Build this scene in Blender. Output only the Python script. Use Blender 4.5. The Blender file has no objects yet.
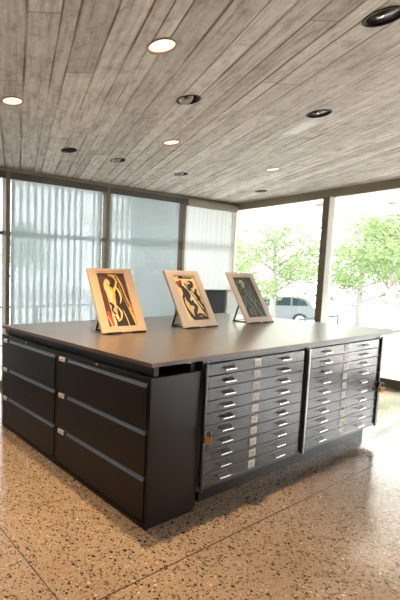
import bpy, bmesh, math, random
from mathutils import Vector, Matrix
from math import sin, cos, pi, radians, sqrt

random.seed(4)
S = bpy.context.scene
COL = S.collection

# ------------------------------------------------------------------ materials
def new_mat(name):
    m = bpy.data.materials.new(name); m.use_nodes = True
    nt = m.node_tree; nt.nodes.clear()
    out = nt.nodes.new('ShaderNodeOutputMaterial')
    return m, nt, out

def pbr(name, col, rough=.5, metal=0., var=.0, scale=20., bump=0., spec=.5, coat=0., emit=None, estr=0.):
    m, nt, out = new_mat(name)
    b = nt.nodes.new('ShaderNodeBsdfPrincipled')
    b.inputs['Roughness'].default_value = rough
    b.inputs['Metallic'].default_value = metal
    b.inputs['Specular IOR Level'].default_value = spec
    b.inputs['Coat Weight'].default_value = coat; b.inputs['Coat Roughness'].default_value = .27
    nt.links.new(b.outputs[0], out.inputs[0])
    tc = nt.nodes.new('ShaderNodeTexCoord')
    n = nt.nodes.new('ShaderNodeTexNoise'); n.inputs['Scale'].default_value = scale; n.inputs['Detail'].default_value = 4
    nt.links.new(tc.outputs['Object'], n.inputs['Vector'])
    r = nt.nodes.new('ShaderNodeMapRange')
    r.inputs['To Min'].default_value = 1 - var; r.inputs['To Max'].default_value = 1 + var
    nt.links.new(n.outputs['Fac'], r.inputs['Value'])
    mx = nt.nodes.new('ShaderNodeVectorMath'); mx.operation = 'SCALE'
    mx.inputs[0].default_value = col[:3]
    nt.links.new(r.outputs[0], mx.inputs['Scale'])
    nt.links.new(mx.outputs[0], b.inputs['Base Color'])
    if bump:
        bp = nt.nodes.new('ShaderNodeBump'); bp.inputs['Strength'].default_value = bump; bp.inputs['Distance'].default_value = .002
        nt.links.new(n.outputs['Fac'], bp.inputs['Height']); nt.links.new(bp.outputs[0], b.inputs['Normal'])
    if emit:
        b.inputs['Emission Color'].default_value = (*emit, 1); b.inputs['Emission Strength'].default_value = estr
    return m

def N(nt, t, **kw):
    n = nt.nodes.new(t)
    for k, v in kw.items():
        if k.startswith('i_'):
            n.inputs[int(k[2:]) if k[2:].isdigit() else k[2:].replace('_', ' ')].default_value = v
        else: setattr(n, k, v)
    return n

def math_node(nt, op, a, b=None, c=None):
    n = nt.nodes.new('ShaderNodeMath'); n.operation = op
    for i, v in enumerate((a, b, c)):
        if v is None: continue
        if isinstance(v, (int, float)): n.inputs[i].default_value = v
        else: nt.links.new(v, n.inputs[i])
    return n.outputs[0]

def mixc(nt, f, a, b, mode='MIX'):
    n = nt.nodes.new('ShaderNodeMix'); n.data_type = 'RGBA'; n.blend_type = mode
    for s, v in ((n.inputs[0], f), (n.inputs[6], a), (n.inputs[7], b)):
        if isinstance(v, (int, float)): s.default_value = v
        elif isinstance(v, tuple): s.default_value = (*v[:3], 1)
        else: nt.links.new(v, s)
    return n.outputs[2]

def ramp(nt, f, stops):
    n = nt.nodes.new('ShaderNodeValToRGB')
    e = n.color_ramp.elements
    while len(e) < len(stops): e.new(.5)
    for el, (p, c) in zip(e, stops):
        el.position = p; el.color = (*c, 1) if len(c) == 3 else c
    nt.links.new(f, n.inputs[0])
    return n.outputs[0]

def board_concrete(name, tint=(1, 1, 1), stain=True):
    """board-formed concrete: boards run at 62.6 degrees to the glass wall"""
    m, nt, out = new_mat(name)
    L = nt.links.new
    b = N(nt, 'ShaderNodeBsdfPrincipled'); b.inputs['Roughness'].default_value = .8
    b.inputs['Specular IOR Level'].default_value = .25
    L(b.outputs[0], out.inputs[0])
    tc = N(nt, 'ShaderNodeTexCoord')
    mp = N(nt, 'ShaderNodeMapping'); mp.vector_type = 'TEXTURE'; mp.inputs['Rotation'].default_value = (0, 0, radians(62.6))
    L(tc.outputs['Object'], mp.inputs['Vector'])
    sp = N(nt, 'ShaderNodeSeparateXYZ'); L(mp.outputs[0], sp.inputs[0])
    u, v = sp.outputs[0], sp.outputs[1]
    # irregular board widths: warp v by a slow 1-d noise
    n1 = N(nt, 'ShaderNodeTexNoise', noise_dimensions='1D'); n1.inputs['Scale'].default_value = 2.3; n1.inputs['Detail'].default_value = 1
    L(v, n1.inputs['W'])
    vw = math_node(nt, 'ADD', math_node(nt, 'MULTIPLY', v, 1 / .165), math_node(nt, 'MULTIPLY', n1.outputs['Fac'], 2.0))
    # very slight waviness along each board edge
    nw = N(nt, 'ShaderNodeTexNoise'); nw.inputs['Scale'].default_value = 1.5; L(mp.outputs[0], nw.inputs['Vector'])
    vw = math_node(nt, 'ADD', vw, math_node(nt, 'MULTIPLY', nw.outputs['Fac'], .10))
    idx = math_node(nt, 'FLOOR', vw); fr = math_node(nt, 'FRACT', vw)
    wn = N(nt, 'ShaderNodeTexWhiteNoise', noise_dimensions='1D'); L(idx, wn.inputs['W'])
    # board ends
    ul = math_node(nt, 'ADD', math_node(nt, 'MULTIPLY', u, 1 / 3.4), math_node(nt, 'MULTIPLY', wn.outputs['Value'], 7.3))
    ui = math_node(nt, 'FLOOR', ul); uf = math_node(nt, 'FRACT', ul)
    cv = N(nt, 'ShaderNodeCombineXYZ'); L(idx, cv.inputs[0]); L(ui, cv.inputs[1])
    wn2 = N(nt, 'ShaderNodeTexWhiteNoise', noise_dimensions='2D'); L(cv.outputs[0], wn2.inputs['Vector'])
    # grain stretched along boards
    cg = N(nt, 'ShaderNodeCombineXYZ')
    L(math_node(nt, 'MULTIPLY', u, 1.6), cg.inputs[0]); L(math_node(nt, 'MULTIPLY', v, 34), cg.inputs[1]); L(wn2.outputs['Value'], cg.inputs[2])
    g = N(nt, 'ShaderNodeTexNoise'); g.inputs['Scale'].default_value = 1; g.inputs['Detail'].default_value = 6; g.inputs['Roughness'].default_value = .65
    L(cg.outputs[0], g.inputs['Vector'])
    cg2 = N(nt, 'ShaderNodeCombineXYZ')
    L(math_node(nt, 'MULTIPLY', u, 4.5), cg2.inputs[0]); L(math_node(nt, 'MULTIPLY', v, 13), cg2.inputs[1]); L(wn2.outputs['Value'], cg2.inputs[2])
    bl = N(nt, 'ShaderNodeTexNoise'); bl.inputs['Scale'].default_value = 1; bl.inputs['Detail'].default_value = 7; bl.inputs['Roughness'].default_value = .7
    L(cg2.outputs[0], bl.inputs['Vector'])
    # joint lines: distance to board edge; joint strength varies by board and along it
    ed = math_node(nt, 'MINIMUM', fr, math_node(nt, 'SUBTRACT', 1, fr))
    jn = N(nt, 'ShaderNodeTexNoise'); jn.inputs['Scale'].default_value = 1.1; jn.inputs['Detail'].default_value = 5; L(mp.outputs[0], jn.inputs['Vector'])
    jw = math_node(nt, 'MULTIPLY', math_node(nt, 'SUBTRACT', jn.outputs['Fac'], .30), .20)
    joint = math_node(nt, 'LESS_THAN', ed, jw)
    soft = N(nt, 'ShaderNodeMapRange'); soft.inputs['From Min'].default_value = 0; soft.inputs['From Max'].default_value = .085
    soft.inputs['To Min'].default_value = 1; soft.inputs['To Max'].default_value = 0
    L(ed, soft.inputs['Value'])
    ue = math_node(nt, 'MINIMUM', uf, math_node(nt, 'SUBTRACT', 1, uf))
    endj = math_node(nt, 'LESS_THAN', ue, .0022)
    base = ramp(nt, wn2.outputs['Value'], [(0, (.55, .51, .465)), (.35, (.63, .59, .545)), (.7, (.69, .65, .60)), (1, (.78, .735, .685))])
    gr = ramp(nt, g.outputs['Fac'], [(.28, (.52, .50, .47)), (.45, (.90, .90, .90)), (.75, (1.14, 1.14, 1.14))])
    c = mixc(nt, 1.0, base, gr, 'MULTIPLY')
    br = ramp(nt, bl.outputs['Fac'], [(.30, (.60, .58, .55)), (.47, (.97, .97, .97)), (.72, (1.22, 1.22, 1.21))])
    c = mixc(nt, 1.0, c, br, 'MULTIPLY')
    pj = N(nt, 'ShaderNodeMapRange'); pj.inputs['From Min'].default_value = .42; pj.inputs['From Max'].default_value = .62
    pj.inputs['To Min'].default_value = .15; pj.inputs['To Max'].default_value = 1.2; L(jn.outputs['Fac'], pj.inputs['Value'])
    c = mixc(nt, math_node(nt, 'MULTIPLY', soft.outputs[0], pj.outputs[0]), c, (.15, .12, .09))
    c = mixc(nt, math_node(nt, 'MULTIPLY', endj, math_node(nt, 'MULTIPLY', jn.outputs['Fac'], .7)), c, (.14, .12, .10))
    if stain:   # pale efflorescence on one board
        dx = math_node(nt, 'DIVIDE', math_node(nt, 'SUBTRACT', u, 2.51 * cos(radians(62.6)) + .56 * sin(radians(62.6))), .34)
        dy = math_node(nt, 'DIVIDE', math_node(nt, 'SUBTRACT', v, -2.51 * sin(radians(62.6)) + .56 * cos(radians(62.6))), .085)
        d = math_node(nt, 'SQRT', math_node(nt, 'ADD', math_node(nt, 'MULTIPLY', dx, dx), math_node(nt, 'MULTIPLY', dy, dy)))
        d = math_node(nt, 'ADD', d, math_node(nt, 'MULTIPLY', math_node(nt, 'SUBTRACT', bl.outputs['Fac'], .5), 3.0))
        s = N(nt, 'ShaderNodeMapRange'); s.inputs['From Min'].default_value = .5; s.inputs['From Max'].default_value = 1.1
        s.inputs['To Min'].default_value = .95; s.inputs['To Max'].default_value = 0; L(d, s.inputs['Value'])
        c = mixc(nt, s.outputs[0], c, (.95, .95, .95))
    fk = N(nt, 'ShaderNodeTexNoise'); fk.inputs['Scale'].default_value = 9; fk.inputs['Detail'].default_value = 8; fk.inputs['Roughness'].default_value = .75; L(mp.outputs[0], fk.inputs['Vector'])
    c = mixc(nt, 1.0, c, ramp(nt, fk.outputs['Fac'], [(.34, (.70, .68, .66)), (.46, (1, 1, 1)), (.60, (1.02, 1.02, 1.02)), (.70, (1.25, 1.25, 1.25))]), 'MULTIPLY')
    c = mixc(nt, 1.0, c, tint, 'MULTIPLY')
    L(c, b.inputs['Base Color'])
    h = math_node(nt, 'ADD', math_node(nt, 'MULTIPLY', g.outputs['Fac'], .35), math_node(nt, 'MULTIPLY', wn2.outputs['Value'], .8))
    h = math_node(nt, 'SUBTRACT', h, math_node(nt, 'MULTIPLY', soft.outputs[0], .6))
    bp = N(nt, 'ShaderNodeBump'); bp.inputs['Strength'].default_value = .6; bp.inputs['Distance'].default_value = .006
    L(h, bp.inputs['Height']); L(bp.outputs[0], b.inputs['Normal'])
    return m

def terrazzo(name):
    m, nt, out = new_mat(name); L = nt.links.new
    b = N(nt, 'ShaderNodeBsdfPrincipled'); L(b.outputs[0], out.inputs[0])
    tc = N(nt, 'ShaderNodeTexCoord')
    sp = N(nt, 'ShaderNodeSeparateXYZ'); L(tc.outputs['Object'], sp.inputs[0])
    wp = N(nt, 'ShaderNodeTexNoise'); wp.inputs['Scale'].default_value = 30; wp.inputs['Detail'].default_value = 2; L(tc.outputs['Object'], wp.inputs['Vector'])
    off = N(nt, 'ShaderNodeVectorMath', operation='SCALE'); off.inputs['Scale'].default_value = .03
    L(wp.outputs['Color'], off.inputs[0])
    co = N(nt, 'ShaderNodeVectorMath', operation='ADD'); L(tc.outputs['Object'], co.inputs[0]); L(off.outputs[0], co.inputs[1])
    big = N(nt, 'ShaderNodeTexNoise'); big.inputs['Scale'].default_value = 1.3; big.inputs['Detail'].default_value = 5; L(tc.outputs['Object'], big.inputs['Vector'])
    fine = N(nt, 'ShaderNodeTexNoise'); fine.inputs['Scale'].default_value = 160; fine.inputs['Detail'].default_value = 3; L(tc.outputs['Object'], fine.inputs['Vector'])
    c = ramp(nt, big.outputs['Fac'], [(.3, (.235, .193, .156)), (.7, (.295, .246, .202))])
    c = mixc(nt, 1.0, c, ramp(nt, fine.outputs['Fac'], [(.3, (.80, .80, .80)), (.7, (1.15, 1.15, 1.15))]), 'MULTIPLY')
    def chips(scale, lo, hi, rmin, rmax, stops):
        nonlocal c
        v = N(nt, 'ShaderNodeTexVoronoi', feature='F1', voronoi_dimensions='2D'); v.inputs['Scale'].default_value = scale
        L(co.outputs[0], v.inputs['Vector'])
        s = N(nt, 'ShaderNodeSeparateColor'); L(v.outputs['Color'], s.inputs[0])
        sel = math_node(nt, 'MULTIPLY', math_node(nt, 'GREATER_THAN', s.outputs[0], lo), math_node(nt, 'LESS_THAN', s.outputs[0], hi))
        rad = math_node(nt, 'ADD', rmin, math_node(nt, 'MULTIPLY', s.outputs[1], rmax - rmin))
        ins = math_node(nt, 'LESS_THAN', v.outputs['Distance'], rad)
        cc = ramp(nt, s.outputs[2], stops)
        c = mixc(nt, math_node(nt, 'MULTIPLY', sel, ins), c, cc)
    chips(110, 0, .55, .15, .42, [(0, (.20, .13, .08)), (.4, (.40, .29, .19)), (.75, (.27, .155, .085)), (1, (.50, .40, .28))])
    chips(62, .10, .62, .18, .48, [(0, (.025, .022, .02)), (.45, (.07, .05, .04)), (.7, (.30, .14, .07)), (1, (.12, .10, .085))])
    chips(36, .72, .97, .12, .38, [(0, (.02, .018, .016)), (.5, (.05, .045, .04)), (.75, (.22, .12, .07)), (1, (.10, .085, .07))])
    chips(50, .12, .24, .10, .32, [(0, (.52, .42, .30)), (.6, (.44, .33, .22)), (1, (.62, .54, .43))])
    # saw-cut joints
    def cut(coord, at, per):
        a = math_node(nt, 'DIVIDE', math_node(nt, 'SUBTRACT', coord, at), per)
        f = math_node(nt, 'FRACT', math_node(nt, 'ADD', a, .5))
        return math_node(nt, 'LESS_THAN', math_node(nt, 'ABSOLUTE', math_node(nt, 'SUBTRACT', f, .5)), .0042 / per)
    jt = math_node(nt, 'MAXIMUM', cut(sp.outputs[0], -.798, 7.3), cut(sp.outputs[1], -.295, 3.85))
    c = mixc(nt, math_node(nt, 'MULTIPLY', jt, .9), c, (.045, .035, .028))
    L(c, b.inputs['Base Color'])
    rg = N(nt, 'ShaderNodeMapRange'); rg.inputs['To Min'].default_value = .14; rg.inputs['To Max'].default_value = .24
    L(big.outputs['Fac'], rg.inputs['Value']); L(rg.outputs[0], b.inputs['Roughness'])
    b.inputs['Specular IOR Level'].default_value = .6; b.inputs['Coat Weight'].default_value = .45; b.inputs['Coat Roughness'].default_value = .10
    bp = N(nt, 'ShaderNodeBump'); bp.inputs['Strength'].default_value = .15; bp.inputs['Distance'].default_value = .001
    L(math_node(nt, 'SUBTRACT', fine.outputs['Fac'], math_node(nt, 'MULTIPLY', jt, 4)), bp.inputs['Height']); L(bp.outputs[0], b.inputs['Normal'])
    return m

def thin_glass(name, tint=(.96, .965, .96)):
    m, nt, out = new_mat(name); L = nt.links.new
    t = N(nt, 'ShaderNodeBsdfTransparent'); t.inputs[0].default_value = (*tint, 1)
    g = N(nt, 'ShaderNodeBsdfGlossy'); g.inputs['Roughness'].default_value = .02
    f = N(nt, 'ShaderNodeFresnel'); f.inputs[0].default_value = 1.45
    mx = N(nt, 'ShaderNodeMixShader'); L(f.outputs[0], mx.inputs[0]); L(t.outputs[0], mx.inputs[1]); L(g.outputs[0], mx.inputs[2])
    L(mx.outputs[0], out.inputs[0]); return m

def sheer(name, col, transp, trans=.6):
    m, nt, out = new_mat(name); L = nt.links.new
    tc = N(nt, 'ShaderNodeTexCoord')
    mp = N(nt, 'ShaderNodeMapping'); mp.inputs['Scale'].default_value = (90, 90, .05); L(tc.outputs['Object'], mp.inputs[0])
    n = N(nt, 'ShaderNodeTexNoise'); n.inputs['Scale'].default_value = 1; L(mp.outputs[0], n.inputs['Vector'])
    c = ramp(nt, n.outputs['Fac'], [(.3, tuple(x * .93 for x in col)), (.7, col)])
    d = N(nt, 'ShaderNodeBsdfDiffuse'); L(c, d.inputs[0])
    t = N(nt, 'ShaderNodeBsdfTranslucent'); L(c, t.inputs[0])
    a = N(nt, 'ShaderNodeMixShader'); a.inputs[0].default_value = trans; L(d.outputs[0], a.inputs[1]); L(t.outputs[0], a.inputs[2])
    tr = N(nt, 'ShaderNodeBsdfTransparent')
    b = N(nt, 'ShaderNodeMixShader'); b.inputs[0].default_value = transp; L(a.outputs[0], b.inputs[1]); L(tr.outputs[0], b.inputs[2])
    L(b.outputs[0], out.inputs[0]); return m

def leaf_mat(name, c1, c2):
    m, nt, out = new_mat(name); L = nt.links.new
    g = N(nt, 'ShaderNodeNewGeometry')
    c = ramp(nt, g.outputs['Random Per Island'], [(0, c1), (1, c2)])
    d = N(nt, 'ShaderNodeBsdfDiffuse'); L(c, d.inputs[0])
    t = N(nt, 'ShaderNodeBsdfTranslucent'); L(c, t.inputs[0])
    a = N(nt, 'ShaderNodeMixShader'); a.inputs[0].default_value = .5; L(d.outputs[0], a.inputs[1]); L(t.outputs[0], a.inputs[2])
    L(a.outputs[0], out.inputs[0]); return m

def emis(name, col, s):
    m, nt, out = new_mat(name)
    e = N(nt, 'ShaderNodeEmission'); e.inputs[0].default_value = (*col, 1); e.inputs[1].default_value = s
    nt.links.new(e.outputs[0], out.inputs[0]); return m

M = dict(
    concrete=board_concrete('board_formed_concrete'),
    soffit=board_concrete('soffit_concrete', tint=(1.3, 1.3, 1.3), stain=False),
    floor=terrazzo('terrazzo'),
    plaster=pbr('plaster', (.80, .78, .74), .85, var=.04, scale=6),
    bronze=pbr('bronze_anodised', (.17, .13, .085), .4, metal=.35, var=.08, scale=12),
    bronze_post=pbr('bronze_post', (.17, .14, .09), .45, metal=.2, var=.08, scale=12),
    mullion_side_sunlit=pbr('mullion_side_sunlit', (.62, .60, .48), .5, var=.05),  # pale tone carries the sunlight falling on the mullion's side
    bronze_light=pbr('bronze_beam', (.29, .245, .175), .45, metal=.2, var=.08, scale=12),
    valance=pbr('blind_valance', (.075, .066, .055), .6, var=.05),
    valance_light=pbr('blind_valance_pale', (.30, .26, .20), .6, var=.05),
    glass=thin_glass('window_glass'),
    vane=sheer('blind_fabric', (.55, .61, .615), .24, .60),
    screen=sheer('sheer_fabric', (.76, .79, .76), .14),
    black_metal=pbr('black_powder_coat', (.013, .008, .0065), .34, var=.12, scale=180, bump=.08, spec=.28),
    file_metal=pbr('charcoal_enamel', (.030, .030, .034), .24, var=.08, scale=140, bump=.03, spec=.6),
    file_frame=pbr('charcoal_frame', (.05, .052, .058), .3, var=.08, scale=60),
    stile=pbr('pale_stile', (.30, .30, .32), .32, metal=.8, var=.05),
    gap=pbr('dark_gap', (.006, .006, .006), .8),
    lip=pbr('pull_blue_sheen', (.11, .145, .205), .35, var=.05),  # bluish tone stands for window reflection on the sloped pull
    chrome=pbr('chrome', (.75, .74, .72), .22, metal=1, var=.04),
    darkpull=pbr('dark_pull', (.012, .012, .012), .4),
    card=pbr('label_card', (.86, .82, .75), .7, var=.05, scale=60),
    card_white=pbr('label_card_white', (.95, .94, .92), .6, var=.03, scale=60),
    ink=pbr('ink', (.05, .045, .04), .7),
    ink_soft=pbr('faded_ink', (.33, .30, .27), .7),
    yellow=pbr('yellow_sticker', (.80, .62, .06), .6),
    orange=pbr('orange_sticker', (.75, .35, .12), .6),
    top=pbr('laminate_top', (.080, .068, .060), .30, var=.12, scale=70, spec=.6, bump=.02, coat=.25),
    edge=pbr('tabletop_edge', (.13, .075, .05), .4, var=.15, scale=30),
    brass=pbr('brass', (.62, .36, .12), .3, metal=.9, var=.1),
    steel=pbr('steel', (.62, .61, .60), .3, metal=1, var=.05),
    black=pbr('black_plastic', (.012, .012, .014), .45),
    wood=pbr('frame_wood_lamplit', (.50, .375, .265), .5, var=.05, scale=14),  # same frame wood, with warm downlight put into its colour
    wood2=pbr('frame_wood_pale', (.58, .49, .41), .5, var=.05, scale=14),  # same frame wood without the lamp's warm tone
    matline=pbr('inner_bevel', (.30, .17, .09), .6),
    backing=pbr('frame_backing', (.10, .08, .06), .8),
    graphite=pbr('graphite_cabinet', (.012, .014, .018), .7, spec=.15, var=.05),
    palegreen=pbr('pale_green_cabinet', (.44, .50, .48), .5, var=.04),
    lamp=emis('lit_lamp', (1, .74, .46), 1.15),
    lamp_soft=emis('lit_lamp_white', (1, .90, .76), .9),
    can=pbr('can_reflector', (.60, .40, .22), .4),
    can_dark=pbr('can_black_baffle', (.030, .017, .010), .3),
    silver=pbr('satin_silver', (.85, .85, .86), .3, metal=.2),
    ring=pbr('lamp_trim_ring', (.35, .28, .20), .5),
    ring_dark=pbr('lamp_trim_dark', (.03, .024, .02), .6, spec=.2),
    pave=pbr('pale_paving', (.78, .77, .75), .8, var=.06, scale=2),
    asphalt=pbr('grey_street', (.36, .36, .37), .9, var=.05, scale=2),  # even grey street surface
    bark=pbr('bark', (.27, .245, .22), .9, var=.2, scale=20),
    leaf=leaf_mat('leaves', (.13, .19, .075), (.25, .32, .15)),
    carpaint=pbr('silver_car_paint', (.13, .145, .15), .3, coat=.6),
    carglass=pbr('car_glass', (.02, .03, .035), .35, spec=.2),
    tyre=pbr('tyre', (.03, .03, .03), .8),
    taillight=pbr('tail_light', (.55, .08, .06), .3),
    fin=pbr('outer_fin', (.40, .43, .43), .7, var=.04),
    outer_rail=pbr('outer_rail', (.07, .10, .12), .5),
    hedge=leaf_mat('hedge_leaves', (.10, .18, .05), (.24, .36, .12)),
)

# ------------------------------------------------------------------ mesh helpers
class MB:
    def __init__(s): s.bm = bmesh.new(); s.mats = []
    def mi(s, m):
        if m is None: return 0
        if m not in s.mats: s.mats.append(m)
        return s.mats.index(m)
    def box(s, x0, x1, y0, y1, z0, z1, m=None, bevel=0., seg=2):
        i = s.mi(m)
        t = bmesh.new()
        r = bmesh.ops.create_cube(t, size=1)
        for v in t.verts:
            v.co = Vector(((x0 + x1) / 2 + v.co.x * (x1 - x0), (y0 + y1) / 2 + v.co.y * (y1 - y0), (z0 + z1) / 2 + v.co.z * (z1 - z0)))
        if bevel: bmesh.ops.bevel(t, geom=list(t.edges), offset=bevel, segments=seg, affect='EDGES', profile=.5)
        s.merge(t, i); return s
    def merge(s, t, i, mat=None):
        if mat is not None: bmesh.ops.transform(t, matrix=mat, verts=t.verts)
        mp = {v: s.bm.verts.new(v.co) for v in t.verts}
        for f in t.faces:
            try:
                nf = s.bm.faces.new([mp[v] for v in f.verts]); nf.material_index = i; nf.smooth = f.smooth
            except ValueError: pass
        t.free()
    def poly(s, pts, m=None):
        f = s.bm.faces.new([s.bm.verts.new(p) for p in pts]); f.material_index = s.mi(m); return s
    def prism(s, prof, axis, a, b, m=None):
        """prof: 2-D points, extruded along axis from a to b"""
        def P(u, v, w):
            return {'x': (w, u, v), 'y': (u, w, v), 'z': (u, v, w)}[axis]
        i = s.mi(m)
        A = [s.bm.verts.new(P(u, v, a)) for u, v in prof]; B = [s.bm.verts.new(P(u, v, b)) for u, v in prof]
        n = len(prof)
        fs = [s.bm.faces.new(A), s.bm.faces.new(B[::-1])]
        for k in range(n): fs.append(s.bm.faces.new([A[k], A[(k + 1) % n], B[(k + 1) % n], B[k]]))
        for f in fs: f.material_index = i
        return s
    def tube(s, pts, r, m=None, n=10, cap=True):
        i = s.mi(m); pts = [Vector(p) for p in pts]; rings = []
        rr = r if isinstance(r, (list, tuple)) else [r] * len(pts)
        up = None
        for k, p in enumerate(pts):
            d = (pts[min(k + 1, len(pts) - 1)] - pts[max(k - 1, 0)]).normalized()
            if up is None: up = d.orthogonal().normalized()
            a = (up - d * up.dot(d)).normalized(); up = a; b = d.cross(a)
            rings.append([s.bm.verts.new(p + (a * cos(2 * pi * j / n) + b * sin(2 * pi * j / n)) * rr[k]) for j in range(n)])
        for A, B in zip(rings, rings[1:]):
            for j in range(n):
                f = s.bm.faces.new([A[j], A[(j + 1) % n], B[(j + 1) % n], B[j]]); f.material_index = i; f.smooth = True
        if cap:
            for R_ in (rings[0][::-1], rings[-1]):
                f = s.bm.faces.new(R_); f.material_index = i
        return s
    def lathe(s, prof, c, m=None, n=32, axis='z', closed=False):
        """prof: (radius, height) list about an axis through c"""
        i = s.mi(m); rings = []
        for r, h in prof:
            ring = []
            for j in range(n):
                a = 2 * pi * j / n
                o = {'z': (r * cos(a), r * sin(a), h), 'y': (r * cos(a), h, r * sin(a)), 'x': (h, r * cos(a), r * sin(a))}[axis]
                ring.append(s.bm.verts.new(Vector(c) + Vector(o)))
            rings.append(ring)
        prs = list(zip(rings, rings[1:]))
        if closed: prs.append((rings[-1], rings[0]))
        for A, B in prs:
            for j in range(n):
                f = s.bm.faces.new([A[j], A[(j + 1) % n], B[(j + 1) % n], B[j]]); f.material_index = i; f.smooth = True
        if not closed:
            for R_, (r, h) in ((rings[0][::-1], prof[0]), (rings[-1], prof[-1])):
                f = s.bm.faces.new(R_); f.material_index = i
        return s
    def build(s, name, m=None, parent=None, normals=True):
        if normals: bmesh.ops.recalc_face_normals(s.bm, faces=s.bm.faces)
        me = bpy.data.meshes.new(name); s.bm.to_mesh(me); s.bm.free()
        mats = s.mats if s.mats and any(x is not None for x in s.mats) else [m]
        for x in mats: me.materials.append(x or m)
        o = bpy.data.objects.new(name, me); COL.objects.link(o)
        if parent is not None:
            o.parent = parent
            o.matrix_parent_inverse = Matrix.Identity(4)
        return o

def box(name, b, m, parent=None, bevel=0., seg=2):
    return MB().box(*b, None, bevel, seg).build(name, m, parent)

def tag(o, label=None, cat=None, group=None, kind=None):
    if label: o['label'] = label
    if cat: o['category'] = cat
    if group: o['group'] = group
    if kind: o['kind'] = kind
    return o

def empty(name, loc=(0, 0, 0), rz=0.):
    o = bpy.data.objects.new(name, None); o.empty_display_size = .1
    COL.objects.link(o); o.location = loc; o.rotation_euler = (0, 0, rz); return o

def copy_tree(o, parent=None):
    c = o.copy(); COL.objects.link(c)
    if parent is not None: c.parent = parent
    for ch in [x for x in bpy.data.objects if x.parent == o and x is not c]: copy_tree(ch, c)
    return c

def struct(o): o['kind'] = 'structure'; return o

# ------------------------------------------------------------------ room
ZC = 3.123; YW = 3.555; XW = 5.926; XL = -6.543; YB = -5.285
struct(box('floor', (XL, XW + .06, YB, YW + .06, -.12, 0), M['floor']))

LAMPS = [  # x, y, type
    (.218, .231, 'lit'), (-.220, 1.507, 'lit'), (1.783, 1.542, 'lit'), (3.844, 1.593, 'lit_white'),
    (1.026, .687, 'eye'), (1.756, 2.395, 'eye'), (3.006, 2.451, 'eye'),
    (1.055, -.642, 'dark'), (2.258, .264, 'dark'),
    (.983, 2.388, 'grille'), (5.080, 2.510, 'grille'),
    (-1.75, .35, 'lit'), (-.75, -1.25, 'lit'), (-2.3, -2.6, 'lit')]
RH = .092
def ceiling():
    bm = bmesh.new()
    bmesh.ops.create_cube(bm, size=1)
    for v in bm.verts:
        v.co = Vector(((XL - .2 if v.co.x < 0 else XW + .06), (YB - .2 if v.co.y < 0 else YW + .06), (ZC if v.co.z < 0 else ZC + .3)))
    me = bpy.data.meshes.new('ceiling'); bm.to_mesh(me); bm.free(); me.materials.append(M['concrete'])
    o = bpy.data.objects.new('ceiling', me); COL.objects.link(o)
    cm = bmesh.new()
    for x, y, t in LAMPS:
        bmesh.ops.create_cone(cm, cap_ends=True, segments=40, radius1=RH, radius2=RH, depth=.3, matrix=Matrix.Translation((x, y, ZC + .05)))
    c2 = bpy.data.meshes.new('cutter'); cm.to_mesh(c2); cm.free(); c2.materials.append(M['concrete'])
    co = bpy.data.objects.new('cutter', c2); COL.objects.link(co)
    md = o.modifiers.new('b', 'BOOLEAN'); md.object = co; md.operation = 'DIFFERENCE'; md.solver = 'EXACT'
    dg = bpy.context.evaluated_depsgraph_get()
    nm = bpy.data.meshes.new_from_object(o.evaluated_get(dg))
    o.modifiers.clear(); o.data = nm; nm.name = 'ceiling'
    bpy.data.objects.remove(co); bpy.data.meshes.remove(c2)
    return struct(o)
ceiling()
struct(box('wall_left', (XL - .2, XL, YB - .2, YW + .06, 0, ZC), M['plaster']))
struct(box('wall_back', (XL, XW + .06, YB - .2, YB, 0, ZC), M['plaster']))
struct(box('baseboard_left', (XL, XL + .015, YB, YW - .08, 0, .1), M['bronze']))
struct(box('baseboard_back', (XL, XW - .1, YB, YB + .015, 0, .1), M['bronze']))

# header beams
tn = [0]
def trim(b, m, bevel=.003):
    tn[0] += 1
    return struct(box('trim_%d' % tn[0], b, m, bevel=bevel))
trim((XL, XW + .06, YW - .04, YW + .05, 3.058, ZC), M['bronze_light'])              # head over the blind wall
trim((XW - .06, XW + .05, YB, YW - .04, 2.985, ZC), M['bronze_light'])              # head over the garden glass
trim((XL, XW - .05, YW - .05, YW + .05, 0, .09), M['bronze'])                       # sill, blind wall
trim((XW - .05, XW + .05, YB, YW - .05, 0, .125), M['bronze'])                      # sill, garden glass
for k in range(-4, 3):                                                            # posts of the blind wall
    xp = .733 + 1.803 * k - .02
    tn[0] += 1
    struct(MB().box(xp - .032, xp + .032, YW - .10, YW + .05, .09, 3.058, M['bronze_post'], .004).build('trim_%d' % tn[0]))
tn[0] += 1
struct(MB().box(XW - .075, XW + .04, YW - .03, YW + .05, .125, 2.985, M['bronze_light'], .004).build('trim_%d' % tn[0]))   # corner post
MY = [1.787 - 1.768 * k for k in range(0, 5)]
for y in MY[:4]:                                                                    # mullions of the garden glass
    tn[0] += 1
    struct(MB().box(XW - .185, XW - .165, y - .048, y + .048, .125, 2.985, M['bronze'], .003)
           .box(XW - .165, XW + .07, y - .044, y + .044, .125, 2.985, M['mullion_side_sunlit']).build('trim_%d' % tn[0]))

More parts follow.
